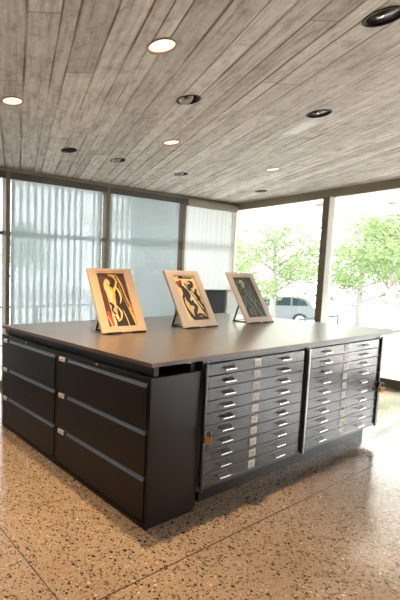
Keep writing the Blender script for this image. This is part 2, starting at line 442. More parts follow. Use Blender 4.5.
# panes
wn = [0]
ys = [YW - .04] + MY[:4] + [YB]
for a, b in zip(ys, ys[1:]):
    wn[0] += 1
    w = empty('window_%d' % wn[0], (XW + .01, (a + b) / 2, .125)); struct(w)
    o = MB().box(XW + .005, XW + .013, b + .022, a - .022, .125, 2.985).build('pane', M['glass'], w); o.location = -Vector(w.location)
xs = [XL] + [.713 + 1.803 * k for k in range(-3, 3)] + [XW - .06]
for a, b in zip(xs, xs[1:]):
    wn[0] += 1
    w = empty('window_%d' % wn[0], ((a + b) / 2, YW + .01, .09)); struct(w)
    o = MB().box(a + .036, b - .036, YW + .005, YW + .013, .09, 3.058).build('pane', M['glass'], w); o.location = -Vector(w.location)
    # dark stiles of the sash at both edges and a transom rail outside
    o = (MB().box(a + .036, a + .066, YW - .03, YW + .03, .09, 3.058).box(b - .135, b - .095, YW - .035, YW + .03, .09, 3.058)
         .box(a + .036, b - .036, YW + .02, YW + .05, 2.20, 2.25)).build('frame', M['bronze'], w); o.location = -Vector(w.location)

# ------------------------------------------------------------------ blinds
def blind(a, b, label, kind='vane', headmat='valance', zt=3.058, zb=.12, hz=2.965, x_end=None, grp='roller blinds along the left wall'):
    t = empty('roller_blind' if kind == 'vane' else 'sheer_blind', ((a + b) / 2, YW - .1, zb))
    tag(t, label, 'window blind', grp)
    off = -Vector(t.location)
    x0 = a + .05; x1 = (x_end or b - .125)
    o = MB().box(a + .034, x_end + .03 if x_end else b - .034, YW - .135 if x_end else YW - .095, YW - .042, hz, zt - .002, None, .004).build('headrail', M[headmat], t); o.location = off
    if kind == 'vane':      # flat woven roller screen
        o = MB().box(x0, x1, YW - .076, YW - .0748, zb, hz + .02).build('screen', M['vane'], t); o.location = off
        o = MB().box(x0, x1, YW - .088, YW - .064, zb - .03, zb).build('bottom_bar', M['valance'], t); o.location = off
    else:   # gathered sheer curtain
        mb = MB(); n = 150
        P = []
        for j in range(n + 1):
            x = x0 - .015 + (x1 - x0 + .015) * j / n
            P.append((x, YW - .075 + .003 * sin(x * 46 + 1.2 * sin(x * 9)) + .002 * sin(x * 17)))
        for z0, z1 in ((zb, hz),):
            A = [mb.bm.verts.new((x, y, z0)) for x, y in P]; B = [mb.bm.verts.new((x, y, z1)) for x, y in P]
            for j in range(n):
                f = mb.bm.faces.new([A[j], A[j + 1], B[j + 1], B[j]]); f.smooth = True
        o = mb.build('sheer_panel', M['screen'], t); o.location = off
        o = MB().box(x0, x1, YW - .088, YW - .068, zb - .03, zb).build('bottom_bar', M['valance_light'], t); o.location = off
    return t
B_ = [.713 + 1.803 * k for k in range(-3, 3)]
blind(B_[0], B_[1], 'roller blind in the farthest left bay, outside the photo frame')
blind(B_[1], B_[2], 'second roller blind from the far left, outside the photo frame')
blind(B_[2], B_[3], 'sliver of translucent roller blind at the left edge, left of the first brown post')
blind(B_[3], B_[4], 'wide translucent grey roller blind behind the left end of the counter')
blind(B_[4], B_[5], 'translucent grey roller blind between the two posts behind the brown and yellow print')
tb = blind(B_[5], XW - .06, 'smooth pale sheer blind nearest the corner, behind the middle framed print', 'sheer', 'valance_light', x_end=5.80, hz=2.94, grp=None)
tb['category'] = 'window blind'

# ------------------------------------------------------------------ ceiling fittings
def fitting(x, y, kind, label):
    name = {'lit': 'downlight', 'lit_white': 'downlight', 'eye': 'eyeball_downlight', 'dark': 'unlit_downlight', 'grille': 'ceiling_grille'}[kind]
    t = empty(name, (x, y, ZC))
    grp = {'lit': 'recessed downlights that are lit', 'lit_white': 'recessed downlights that are lit', 'eye': 'adjustable downlights with silver reflectors', 'dark': 'round dark downlights', 'grille': 'small round black grilles'}[kind]
    tag(t, label, 'ceiling light' if kind != 'grille' else 'ceiling grille', grp)
    rm = M['ring'] if kind.startswith('lit') else M['ring_dark']
    MB().lathe([(RH - .008, -.0012), (RH + .006, -.0012), (RH + .006, -.005), (RH - .008, -.006)], (0, 0, 0), n=40, closed=True).build('trim_ring', rm, t)
    if kind.startswith('lit'):
        MB().lathe([(RH - .002, .0), (RH - .004, 0), (RH - .02, .10), (RH - .018, .10)], (0, 0, 0), n=40, closed=True).build('reflector', M['can'], t)
        MB().lathe([(.001, .002), (.05, .001), (RH - .009, .005), (RH - .009, .012), (.001, .012)], (0, 0, 0), n=40).build('lens', M['lamp' if kind == 'lit' else 'lamp_soft'], t)
    elif kind == 'eye':
        MB().lathe([(RH - .002, .0), (RH - .004, 0), (RH - .006, .12), (RH - .002, .12)], (0, 0, 0), n=40, closed=True).build('baffle', M['can_dark'], t)
        e = MB().lathe([(.062, -.012), (.058, -.012), (.045, .02), (.02, .04), (.001, .045), (.001, .05), (.05, .04), (.066, 0)], (0, 0, 0), n=32, closed=True).build('reflector', M['silver'], t)
        e.scale = (.88,) * 3; e.location = (-.016, .014, .012); e.rotation_euler = (radians(-22), radians(24), 0)
        q = MB().lathe([(.001, .012), (.016, .012), (.018, .034), (.001, .036)], (0, 0, 0), n=20).build('bulb_or_glint', M['can_dark'], t)
        q.scale = (.88,) * 3; q.location = (-.016, .014, .012); q.rotation_euler = (radians(-22), radians(24), 0)
    elif kind == 'dark':
        MB().lathe([(RH - .002, .0), (RH - .004, 0), (RH - .012, .09), (RH - .004, .09)], (0, 0, 0), n=40, closed=True).build('baffle', M['can_dark'], t)
        MB().lathe([(.001, .006), (RH - .009, .006), (RH - .009, .012), (.001, .012)], (0, 0, 0), n=40).build('lens', M['can_dark'], t)
        MB().lathe([(.001, -.004), (.016, -.002), (.018, .0055), (.001, .0055)], (-.012, .012, 0), n=20).build('bulb_or_glint', M['chrome'], t)  # small chrome disc added to stand for reflections in the dark glass
    else:
        MB().lathe([(RH - .002, .02), (.001, .02), (.001, .03), (RH - .002, .03)], (0, 0, 0), n=40).build('back_plate', M['gap'], t)
        mb = MB()
        for k in range(-4, 5):
            w = sqrt(max(.0, (RH - .006) ** 2 - (k * .018) ** 2))
            mb.box(-w, w, k * .018 - .004, k * .018 + .004, .0, .014)
        mb.build('louver', M['ring_dark'], t)
    return t
LAB = ['large glowing warm downlight, nearest the photo top centre',
       'glowing warm downlight at the left edge of the photo',
       'small glowing downlight above the left blinds, right of the silver eyeball light',
       'small white glowing downlight above the right-hand framed print',
       'black eyeball downlight with silver reflector, nearest below the large warm downlight',
       'small silver eyeball downlight close to the blinds, left of the small glowing one',
       'farthest pale silver eyeball downlight, above the corner post of the blinds',
       'dark round unlit downlight in the upper right corner of the photo',
       'dark round unlit downlight beside a white stain on the boards',
       'round black grille over the left blinds',
       'tiny round black grille near the room corner over the garden glass',
       'warm downlight left of the counter, outside the photo frame',
       'warm downlight in front of the counter, outside the photo frame',
       'warm downlight behind the viewpoint, outside the photo frame']
LAMP_W = dict(zip(range(len(LAMPS)), [150, 95, 75, 0, 0, 0, 0, 0, 0, 0, 0, 30, 15, 15]))
for i, ((x, y, k), lb) in enumerate(zip(LAMPS, LAB)):
    fitting(x, y, k, lb)
    w = LAMP_W[i]
    if w:
        L_ = bpy.data.lights.new('lamp_light', 'SPOT'); L_.energy = w * 1.7; L_.color = (1, .66, .34); L_.spot_size = radians(96); L_.spot_blend = .9; L_.shadow_soft_size = .028
        lo = bpy.data.objects.new('lamp_light', L_); COL.objects.link(lo); lo.location = (x, y, ZC - .008)

# ------------------------------------------------------------------ lateral filing cabinets
W = 1.067; HL = 1.0; DL = .470
def place(objs, t):
    for o in objs: o.location = -Vector(t.location)
def lateral(y0, label):
    y1 = y0 + W
    t = empty('lateral_file_cabinet', (DL / 2, (y0 + y1) / 2, 0)); tag(t, label, 'filing cabinet', 'three-drawer black lateral file cabinets')
    off = -Vector(t.location); off.z = 0
    g = .0015
    st = .021
    mb = MB()
    mb.box(.012, DL, y0 + g, y1 - g, .032, HL - .002, None, .002)            # carcass
    mb.box(0, .02, y0 + g, y0 + st, .0, HL, None, .002).box(0, .02, y1 - st, y1 - g, .0, HL, None, .002)   # stiles
    mb.box(0, .03, y0 + st, y1 - st, .0, .030, None, .002)                      # bottom rail
    mb.box(.03, DL - .01, y0 + .01, y1 - .01, 0, .032)
    o = mb.build('body', M['black_metal'], t); o.location = off
    o = MB().box(-.002, .02, y0 + st + .001, y1 - st - .001, .966, HL - .001, None, .003).build('top_rail', M['black_metal'], t); o.location = off
    yl = y0 + .53
    o = MB().lathe([(.001, -.003), (.011, -.003), (.011, -.009), (.008, -.012), (.001, -.012)], (0, yl, .985), n=20, axis='x').build('lock', M['chrome'], t); o.location = off
    o['label'] = 'small round chrome lock'
    for k in range(3):
        zt = .962 - .3085 * k; zb = zt - .300
        ya, yb = y0 + st + .003, y1 - st - .003
        prof = [(.010, zt), (.006, zt), (.006, zt - .006), (-.006, zt - .030), (-.009, zt - .033), (-.009, zb + .003), (-.006, zb), (.010, zb)]
        d = MB()
        # x,z profile extruded along y
        A = [d.bm.verts.new((u, ya, v)) for u, v in prof]; Bv = [d.bm.verts.new((u, yb, v)) for u, v in prof]
        i0 = d.mi(M['black_metal']); n = len(prof)
        fs = [d.bm.faces.new(A), d.bm.faces.new(Bv[::-1])] + [d.bm.faces.new([A[j], A[(j + 1) % n], Bv[(j + 1) % n], Bv[j]]) for j in range(n)]
        dr = d.build('drawer', M['black_metal'], t); dr.location = off
        # finger pull: sloping strip on the drawer's top edge, window sheen in its colour
        pm = MB(); q = [(.0062, zt - .005), (-.0062, zt - .030), (-.0078, zt - .0292), (.0046, zt - .0042)]
        A = [pm.bm.verts.new((u, ya + .012, v)) for u, v in q]; Bv = [pm.bm.verts.new((u, yb - .135, v)) for u, v in q]
        pm.bm.faces.new(A); pm.bm.faces.new(Bv[::-1])
        for j in range(4): pm.bm.faces.new([A[j], A[(j + 1) % 4], Bv[(j + 1) % 4], Bv[j]])
        pm.build('finger_pull', M['lip'], dr)['label'] = 'finger pull strip, bluish reflection in its colour'
        mb = MB().box(-.013, .004, yb - .105, yb - .022, zt - .038, zt - .004, M['card'], .002)
        mb.box(-.0135, -.013, yb - .090, yb - .040, zt - .026, zt - .018, M['ink_soft'])
        mb.box(-.012, .004, yb - .135, yb - .106, zt - .034, zt - .004, M['black'])
        mb.build('label_holder', None, dr)['label'] = 'pale label holder'
    return t
lateral(0, 'black three-drawer lateral file cabinet at the near corner, end panel towards the drawers')
lateral(W, 'black three-drawer lateral file cabinet at the left edge of the photo')

# ------------------------------------------------------------------ flat files
def flat_file(x0, x1, label, bar):
    D = 1.06; yf = 0.0
    t = empty('flat_file_cabinet', ((x0 + x1) / 2, D / 2, 0)); tag(t, label, 'flat file', 'ten-drawer flat file cabinets')
    off = -Vector(t.location); off.z = 0
    zb, zt = .135, 1.0665
    mb = MB()
    mb.box(x0 + .001, x1 - .001, yf + .02, D, zb, zt, None, .001)
    mb.box(x0 + .001, x1 - .001, yf, yf + .022, zt - .022, zt, None, .002)
    mb.box(x0 + .001, x1 - .001, yf, yf + .022, zb, zb + .022, None, .002)
    mb.box(x0 + .001, x0 + .026, yf, yf + .022, zb + .022, zt - .022, None, .002)
    mb.box(x1 - .026, x1 - .001, yf, yf + .022, zb + .022, zt - .022, None, .002)
    o = mb.build('body', M['file_frame'], t); o.location = off
    o = MB().box(x0 + (.115 if bar == 'left' else .0015), x1 - (.0015 if bar == 'left' else .06), yf + .065, D - .05, 0, zb, None, .001).build('plinth', M['black_metal'], t); o.location = off
    a, b = x0 + .032, x1 - .032
    if bar == 'left': b = x1 - .075
    z1 = zt - .026; z0 = zb + .028; ph = (z1 - z0) / 10
    o = box('recess_shade', (x0 + .026, x1 - .026, yf + .017, yf + .021, zb + .022, zt - .022), M['gap'], t); o.location = off  # near-black sheet painting the shade in the gaps around the drawers
    for k in range(10):
        dz1 = z1 - ph * k - .0028; dz0 = z1 - ph * (k + 1) + .0028
        d = MB().box(a, b, yf - .012, yf + .018, dz0, dz1, None, .0025).build('drawer', M['file_metal'], t); d.location = off
        zc = (dz0 + dz1) / 2 + .004
        pc = ((x0 + .27, x0 + .975) if bar == 'left' else (x0 + .285, x0 + 1.015))
        for hx in pc:
            h = MB()
            h.prism([(yf - .012, zc + .012), (yf - .036, zc - .008), (yf - .036, zc - .011), (yf - .012, zc + .005)], 'x', hx - .060, hx + .060, M['darkpull'])
            h.box(hx - .062, hx + .062, yf - .040, yf - .034, zc - .015, zc - .006, M['chrome'], .002)
            h.build('handle', None, d)['label'] = 'dark hooded pull with a bright chrome lip'
        cx = x0 + (.618 if bar == 'left' else .657)
        cm = M['card'] if bar == 'left' else M['card_white']
        l = MB()
        if bar == 'right' and k == 9:
            l.prism([(cx - .038, zc + .026), (cx + .038, zc + .026), (cx + .038, zc - .012), (cx + .012, zc - .034), (cx - .012, zc - .034), (cx - .038, zc - .012)], 'y', yf - .0155, yf - .012, cm)
            l.box(cx - .018, cx + .012, yf - .0162, yf - .0155, zc - .026, zc - .012, M['orange'])
        else:
            l.box(cx - .041, cx + .041, yf - .0155, yf - .012, zc - .028, zc + .028, cm, .001)
            l.box(cx - .037, cx + .037, yf - .0162, yf - .0155, zc - .025, zc + .025, cm)
            r = random.Random(k + (0 if bar == 'left' else 50))
            for q in range(3):
                xx = cx - .02 + q * .016
                l.box(xx, xx + .006, yf - .0167, yf - .0162, zc - .012 + r.uniform(-.004, .002), zc + .012 + r.uniform(-.004, .004), M['ink_soft'])
        l.build('label_holder', None, d)['label'] = 'shield-shaped white label' if (bar == 'right' and k == 9) else 'small white label card'
        if bar == 'right' and k == 8:
            MB().box(cx + .045, cx + .085, yf - .014, yf - .012, zc - .024, zc + .024).build('sticker', M['yellow'], d)['label'] = 'yellow sticker'
    # locking bar over the drawer edges with its hasp
    bx0, bx1 = (x0 + .018, x0 + .040) if bar == 'left' else (x1 - .046, x1 - .006)
    lb = MB().box(bx0, bx1, yf - .026, yf - .013, zb + .004, zt - .006, None, .002).build('locking_bar', M['file_frame'] if bar == 'left' else M['black_metal'], t); lb.location = off
    hz = .578
    hb = MB()
    s = -1 if bar == 'left' else 1
    xc = (bx0 + bx1) / 2
    hb.box(xc - .022, xc + .022, yf - .034, yf - .026, hz - .022, hz + .022, M['black'], .002)
    hb.box(xc - .004, xc + .004, yf - .072, yf - .034, hz - .014, hz - .008, M['black']).box(xc - .004, xc + .004, yf - .072, yf - .066, hz - .014, hz + .012, M['black'])
    hb.box(xc - .004, xc + .004, yf - .066, yf - .034, hz + .008, hz + .012, M['black'])
    hb.build('hasp', None, lb)
    if bar == 'left':   # raised centre stile between the two units with a pointed top
        mb = MB().prism([(x1 - .026, zb + .004), (x1 - .004, zb + .004), (x1 - .004, zt - .034), (x1 - .015, zt - .012), (x1 - .026, zt - .034)], 'y', yf - .03, yf - .001, M['stile'])
        o = mb.build('centre_stile', None, t); o.location = off
    return t
FX0, FX1, FX2 = .472, 1.823, 3.223
flat_file(FX0, FX1, 'dark ten-drawer flat file beside the lateral cabinet, padlock at its left edge', 'left')
flat_file(FX1, FX2, 'dark ten-drawer flat file at the right with a yellow sticker low down', 'right')

def padlock(x, y, z, label, rz=0.):
    t = empty('padlock', (x, y, z), rz); t.scale = (1.3, 1.3, 1.2); tag(t, label, 'padlock', 'brass padlocks on the flat file hasps')
    MB().box(-.021, .021, -.010, .010, -.062, -.024, None, .004, 3).build('lock_body', M['brass'], t)
    pts = [(-.014, 0, -.026), (-.014, 0, -.004)] + [(.014 * cos(a), 0, -.002 + .014 * sin(a)) for a in [pi * (1 - k / 8) for k in range(9)]] + [(.014, 0, -.004), (.014, 0, -.026)]
    MB().tube(pts, .0036, None, 10).build('shackle', M['steel'], t)
    MB().lathe([(.001, -.0645), (.005, -.0645), (.005, -.0615), (.001, -.0615)], (0, 0, 0), n=16).build('keyhole', M['black'], t)
    return t
padlock(FX0 + .029, -.052, .578, 'brass padlock hanging at the left edge of the nearer flat file', radians(-35))
padlock(FX2 - .026, -.052, .578, 'brass padlock hanging at the far right edge of the flat files', radians(-30))

# ------------------------------------------------------------------ counter top
TT = 1.0955; TB = 1.067
t = empty('counter_top', (1.86, 1.07, TB)); tag(t, 'large flat dark laminate counter top with brown edge over the file cabinets', 'counter')
X0, X1, Y0, Y1 = -.004, 3.719, -.004, 2.142
o = MB().box(X0, X1, Y0, Y1, TB + .0005, TT - .0015, None, .002).build('edge_band', M['edge'], t); o.location = -Vector(t.location)
o = MB().box(X0 + .001, X1 - .001, Y0 + .001, Y1 - .001, TT - .0014, TT, None, .0005, 1).build('surface', M['top'], t); o.location = -Vector(t.location)
o = (MB().box(.36, .40, .03, .07, TB - .014, TB, M['chrome'], .002).box(.335, .36, .045, .06, TB - .006, TB, M['steel'])
     .box(.40, .425, .045, .06, TB - .006, TB, M['steel'])).build('bracket', None, t); o.location = -Vector(t.location)
o['label'] = 'small silver bracket under the edge'
# support rail hidden in the dark gap that carries the top over the lateral cabinets
o = (MB().box(.05, .09, .03, 2.10, HL, TB).box(.40, .44, .03, 2.10, HL, TB)).build('support_rail', M['black'], t); o.location = -Vector(t.location)
o = MB().box(.10, 3.2, 1.75, 1.79, HL, TB).box(3.16, 3.20, 1.75, 1.79, 0, TB).build('rear_support', M['black'], t); o.location = -Vector(t.location)

# ------------------------------------------------------------------ framed prints on easels
def catmull(pts, n=6):
    out = []
    P = [pts[0]] + list(pts) + [pts[-1]]
    for i in range(1, len(P) - 2):
        for k in range(n):
            t_ = k / n
            r = []
            for c in range(len(P[i])):
                a, b, c_, d = P[i - 1][c], P[i][c], P[i + 1][c], P[i + 2][c]
                r.append(.5 * (2 * b + (c_ - a) * t_ + (2 * a - 5 * b + 4 * c_ - d) * t_ ** 2 + (3 * b - a - 3 * c_ + d) * t_ ** 3))
            out.append(tuple(r))
    out.append(tuple(pts[-1])); return out

class Print:
    """flat artwork in its sheet's own plane: u right 0..w, v up 0..h, layers of ink"""
    def __init__(s, w, h, bg): s.w, s.h = w, h; s.mb = MB(); s.lay = 0; s.mats = {}; s.quad(0, 0, 1, 1, bg)
    def m(s, c):
        if c not in s.mats: s.mats[c] = pbr('print_ink', c, .55, var=.10, scale=40)
        return s.mats[c]
    def P(s, u, v):
        u = min(max(u, 0), 1); v = min(max(v, 0), 1)
        return (u * s.w, -.0001 * s.lay, (1 - v) * s.h)
    def quad(s, a, b, c, d, col):
        s.mb.poly([s.P(a, b), s.P(c, b), s.P(c, d), s.P(a, d)][::-1], s.m(col)); s.lay += 1
    def poly(s, pts, col):
        pts = catmull([(*p,) for p in pts + [pts[0]]], 5)[:-1]
        i = s.mb.mi(s.m(col))
        vs = [s.mb.bm.verts.new(s.P(*p)) for p in pts]
        f = s.mb.bm.faces.new(vs); f.material_index = i
        bmesh.ops.triangulate(s.mb.bm, faces=[f]); s.lay += 1
    def stroke(s, pts, col):
        """pts: (u, v, half width)"""
        q = catmull(pts, 7); i = s.mb.mi(s.m(col)); prev = None
        for k, (u, v, w) in enumerate(q):
            a = q[max(k - 1, 0)]; b = q[min(k + 1, len(q) - 1)]
            dx, dy = (b[0] - a[0]) * s.w, (b[1] - a[1]) * s.h; l = sqrt(dx * dx + dy * dy) or 1
            nx, ny = -dy / l, dx / l
            w = max(w, .001) * s.w
            A = s.mb.bm.verts.new(s.P(u + nx * w / s.w, v + ny * w / s.h)); B = s.mb.bm.verts.new(s.P(u - nx * w / s.w, v - ny * w / s.h))
            if prev:
                f = s.mb.bm.faces.new([prev[0], A, B, prev[1]]); f.material_index = i
            prev = (A, B)
        s.lay += 1
BK = (.018, .014, .012); YE = (.78, .42, .06); TN = (.80, .56, .30); BR = (.085, .028, .016); RD = (.42, .05, .03); CR = (.80, .62, .32)
def art_a(w, h):
    p = Print(w, h, BR)
    p.poly([(.50, .10), (.72, .16), (.86, .55), (.98, 1), (.40, 1), (.46, .7), (.60, .55), (.52, .35)], BK)
    p.poly([(.30, .10), (.40, .16), (.36, .30), (.46, .42), (.44, .60), (.34, .70), (.44, .84), (.30, .98), (.16, 1), (.22, .80), (.20, .62), (.26, .46), (.16, .30), (.20, .17)], TN)
    p.stroke([(.40, .02, 0.025), (.58, .05, 0.043), (.66, .14, 0.034), (.58, .24, 0.043), (.48, .34, 0.043), (.40, .30, 0.025)], YE)
    p.stroke([(.26, .14, 0.017), (.36, .26, 0.051), (.46, .38, 0.043), (.40, .50, 0.043), (.34, .64, 0.025)], YE)
    p.stroke([(.62, .02, 0.025), (.74, .18, 0.038), (.78, .40, 0.034), (.88, .62, 0.043), (.96, .84, 0.038), (1, 1, 0.025)], YE)
    p.stroke([(.70, .02, 0.011), (.82, .22, 0.017), (.86, .42, 0.011), (.95, .60, 0.011), (1, .72, 0.011)], TN)
    p.stroke([(.55, .22, 0.017), (.66, .34, 0.033), (.68, .48, 0.028), (.60, .58, 0.011)], TN)
    p.stroke([(.66, .05, 0.021), (.76, .24, 0.028), (.80, .44, 0.028), (.90, .66, 0.021)], BK)
    p.stroke([(.44, .10, 0.042), (.54, .15, 0.070), (.47, .25, 0.049), (.37, .22, 0.028)], BK)
    p.stroke([(.22, .56, 0.028), (.32, .62, 0.049), (.26, .70, 0.028), (.34, .78, 0.042)], BK)
    p.stroke([(.44, .62, 0.011), (.56, .74, 0.033), (.50, .86, 0.022), (.40, .90, 0.011)], TN)
    p.stroke([(.08, .72, 0.030), (.14, .86, 0.060), (.18, .99, 0.040)], RD)
    p.stroke([(.03, .80, 0.011), (.10, .92, 0.017), (.12, 1, 0.017)], TN)
    p.stroke([(.28, .80, 0.021), (.34, .90, 0.035), (.32, 1, 0.028)], BK)
    p.stroke([(.64, .70, 0.007), (.70, .84, 0.014), (.74, 1, 0.011)], TN)
    return p
def art_b(w, h):
    p = Print(w, h, CR)
    p.poly([(.02, .14), (.34, .10), (.16, .27)], (.33, .045, .03))
    p.stroke([(.22, .05, 0.019), (.86, .05, 0.025)], BK)
    p.stroke([(.26, .02, 0.031), (.36, .03, 0.046), (.46, .02, 0.031)], BK)
    p.stroke([(.30, .17, 0.016), (.22, .22, 0.054), (.30, .30, 0.093), (.26, .42, 0.062), (.16, .50, 0.046), (.14, .66, 0.031), (.22, .84, 0.062), (.34, .95, 0.078), (.60, .97, 0.078), (.98, .96, 0.078)], BK)
    p.stroke([(.60, .12, 0.016), (.78, .16, 0.062), (.70, .24, 0.078), (.58, .22, 0.046), (.60, .34, 0.046)], BK)
    p.stroke([(.34, .28, 0.031), (.44, .40, 0.109), (.34, .52, 0.093), (.40, .62, 0.062), (.28, .72, 0.031)], BK)
    p.stroke([(.42, .16, 0.028), (.58, .40, 0.031), (.78, .68, 0.034), (.98, .90, 0.034)], BK)
    p.stroke([(.52, .16, 0.019), (.70, .38, 0.022), (.90, .66, 0.025), (1, .80, 0.025)], BK)
    p.stroke([(.90, .30, 0.031), (.80, .42, 0.078), (.88, .50, 0.062), (.76, .56, 0.031)], BK)
    p.stroke([(.96, .48, 0.019), (.88, .60, 0.046), (.98, .72, 0.046), (.94, .82, 0.031)], BK)
    p.stroke([(.56, .56, 0.031), (.50, .64, 0.078), (.62, .70, 0.062), (.50, .80, 0.078), (.44, .90, 0.046), (.66, .88, 0.046), (.86, .90, 0.031)], BK)
    p.stroke([(.48, .30, .012), (.62, .52, .03), (.80, .78, .02)], (.88, .78, .58))
    p.stroke([(.24, .60, .03), (.36, .74, .05), (.34, .86, .04)], (.85, .55, .20))
    return p
def art_c(w, h):
    p = Print(w, h, (.030, .040, .034))
    GR = [(.07, .15, .09), (.16, .24, .16), (.045, .09, .06), (.26, .32, .25), (.11, .085, .07), (.015, .02, .018)]
    r = random.Random(9)
    p.poly([(.5, .02), (.98, .03), (.98, .45), (.72, .38), (.6, .2)], (.085, .06, .052))
    for k in range(90):
        u, v = r.uniform(.05, .95), r.uniform(.1, .98); L_ = r.uniform(.04, .16); a = r.uniform(.6, 2.2)
        pts = [(u + (j - 1.5) * L_ * .5 * cos(a) + .03 * sin(j * 2 + k), v + (j - 1.5) * L_ * .5 * sin(a) + .02 * cos(j * 3 + k), .006 + .016 * r.random() * (1 if 0 < j < 3 else .3)) for j in range(4)]
        p.stroke(pts, r.choice(GR))
    p.stroke([(.22, .16, .01), (.32, .10, .05), (.42, .12, .04), (.44, .20, .03), (.38, .26, .015)], (.45, .48, .20))
    p.stroke([(.30, .14, .01), (.36, .20, .05), (.30, .30, .02)], (.30, .34, .12))
    for a in ([(.40, .24, .008), (.56, .36, .012), (.72, .50, .010), (.88, .74, .012)], [(.30, .34, .006), (.44, .52, .012), (.60, .68, .014), (.66, .92, .010)], [(.24, .44, .006), (.28, .62, .014), (.44, .78, .010), (.40, .96, .01)]):
        p.stroke(a, (.22, .33, .22))
    return p
def framed(x, y, yaw, tilt, w, h, mg, art, wood, label, elabel):
    z = 1.1065
    n = Vector((0, sin(tilt), cos(tilt)))
    t = empty('framed_print', (x, y, z)); t.rotation_euler = (0, 0, yaw)
    tag(t, label, 'framed print')
    l, r, bt, tp = mg
    def part(mb, name, m, par=t):
        o = mb.build(name, m, par); 
        if par is t: o.rotation_euler = (-tilt, 0, 0)
        return o
    th = .022
    mb = MB()
    # frame: broad flat border (local x width, z height, y thickness backwards)
    O = [(0, 0), (w, 0), (w, h), (0, h)]; I = [(l, bt), (w - r, bt), (w - r, h - tp), (l, h - tp)]
    bv = .004
    i = mb.mi(None)
    def ring(A, ya, B, yb):
        for k in range(4):
            j = (k + 1) % 4
            mb.bm.faces.new([mb.bm.verts.new((A[k][0], ya, A[k][1])), mb.bm.verts.new((A[j][0], ya, A[j][1])), mb.bm.verts.new((B[j][0], yb, B[j][1])), mb.bm.verts.new((B[k][0], yb, B[k][1]))])
    Ob = [(bv, bv), (w - bv, bv), (w - bv, h - bv), (bv, h - bv)]
    Ii = [(l - .003, bt - .003), (w - r + .003, bt - .003), (w - r + .003, h - tp + .003), (l - .003, h - tp + .003)]
    ring(O, th, O, bv); ring(O, bv, Ob, 0); ring(Ob, 0, Ii, 0); ring(Ii, 0, I, .005); ring(I, .005, I, .012); ring(O, th, I, th); ring(I, th, I, .012)
    bmesh.ops.remove_doubles(mb.bm, verts=mb.bm.verts, dist=1e-5)
    fr = part(mb, 'frame', wood)
    # fine line embossed above and beside the picture
    q = .018
    mb = MB().box(l - q, w - r + q, -.0006, 0, h - tp + .016, h - tp + .019)
    part(mb, 'sight_line', M['matline'])
    part(MB().box(l - .004, w - r + .004, .013, .017, bt - .004, h - tp + .004), 'backing_board', M['backing'])
    p = art(w - l - r, h - bt - tp)
    pr = p.mb.build('print', None, t, normals=False); pr.rotation_euler = (-tilt, 0, 0)
    pr.location = Matrix.Rotation(-tilt, 3, 'X') @ Vector((l, .0105, bt))
    # ---- easel
    e = empty('table_easel', (x, y, TT)); e.rotation_euler = (0, 0, yaw)
    tag(e, elabel, 'easel', 'black tabletop easels')
    dz = z - TT
    mb = MB()
    for sx in (.04 * w / .53, w - .20):      # two low ledge clips
        mb.box(sx, sx + .16, -.028, .03, 0, dz - .001, None, .002).box(sx, sx + .16, -.028, -.020, dz - .001, dz + .010, None, .001)
    mb.box(.1, w - .1, -.006, .014, .0, .006)
    mb.build('ledge', M['black'], e)
    for sx in (w * .22, w * .78):
        ba = MB().box(sx - .012, sx + .012, .03, .27, 0, .012, None, .002).build('base_bar', M['black'], e)
        top = n * (h * .46) + Vector((0, (th + .007) / cos(tilt), dz))
        MB().tube([(sx, .260, .014), (sx, top.y, top.z)], .0105, None, 8).build('strut', M['black'], e)
        lo = n * .03 + Vector((0, (th + .007) / cos(tilt), dz)); hi = n * (h * .62) + Vector((0, (th + .007) / cos(tilt), dz))
        MB().tube([(sx, lo.y, lo.z), (sx, hi.y, hi.z)], .0055, None, 8).build('back_rail', M['black'], e)
    MB().tube([(w * .22, .245, .014), (w * .78, .245, .014)], .005, None, 8).build('cross_bar', M['black'], e)
framed(.516, 1.104, -.063, .446, .529, .665, (.099, .103, .063, .052), art_a, M['wood'],
       'leftmost framed print, abstract in brown, black and yellow, pale wood frame', 'black tabletop easel under the brown and yellow print at left')
framed(1.563, 1.069, -.019, .48, .537, .674, (.112, .095, .080, .066), art_b, M['wood2'],
       'middle framed print, black curves on cream with a red triangle', 'black tabletop easel under the middle print with the red triangle')
framed(2.652, 1.071, -.029, .495, .502, .67, (.078, .080, .070, .066), art_c, M['wood2'],
       'rightmost framed print, dark green abstract in a pale wood frame', 'black tabletop easel under the dark green print at right')

# ------------------------------------------------------------------ cabinets in the corner behind the counter
def corner_cab(x0, x1, m, label, grp=None):
    t = empty('storage_cabinet', ((x0 + x1) / 2, 3.27, 0)); tag(t, label, 'cabinet', grp)
    off = -Vector(t.location); off.z = 0
    o = MB().box(x0, x1, 3.12, 3.42, 0, 1.375, None, .004).build('body', m, t); o.location = off
    o = MB().box(x0 - .003, x1 + .003, 3.095, 3.422, 1.375, 1.395, None, .003).build('top_panel', m, t); o.location = off
    xm = (x0 + x1) / 2
    for a, b, hx in ((x0 + .015, xm - .002, xm - .03), (xm + .002, x1 - .015, xm + .03)):
        d = MB().box(a, b, 3.104, 3.12, .06, 1.368, None, .003).build('door', m, t); d.location = off
        MB().box(hx - .006, hx + .006, 3.085, 3.104, .70, .82, None, .003).build('handle', m, d)
corner_cab(4.20, 5.12, M['graphite'], 'dark grey cabinet behind the counter, seen between the middle and right prints')
corner_cab(5.15, 5.80, M['palegreen'], 'pale green-grey cabinet in the room corner, partly behind the green print')

# ring mark on the glass
o = MB().lathe([(.017, -.001), (.026, -.001), (.026, .0), (.017, .0)], (XW + .004, 1.425, 1.145), n=28, axis='x', closed=True).build('glass_decal', M['outer_rail'])
tag(o, 'small blue-grey ring decal on the garden glass right of the mullion', 'decal')

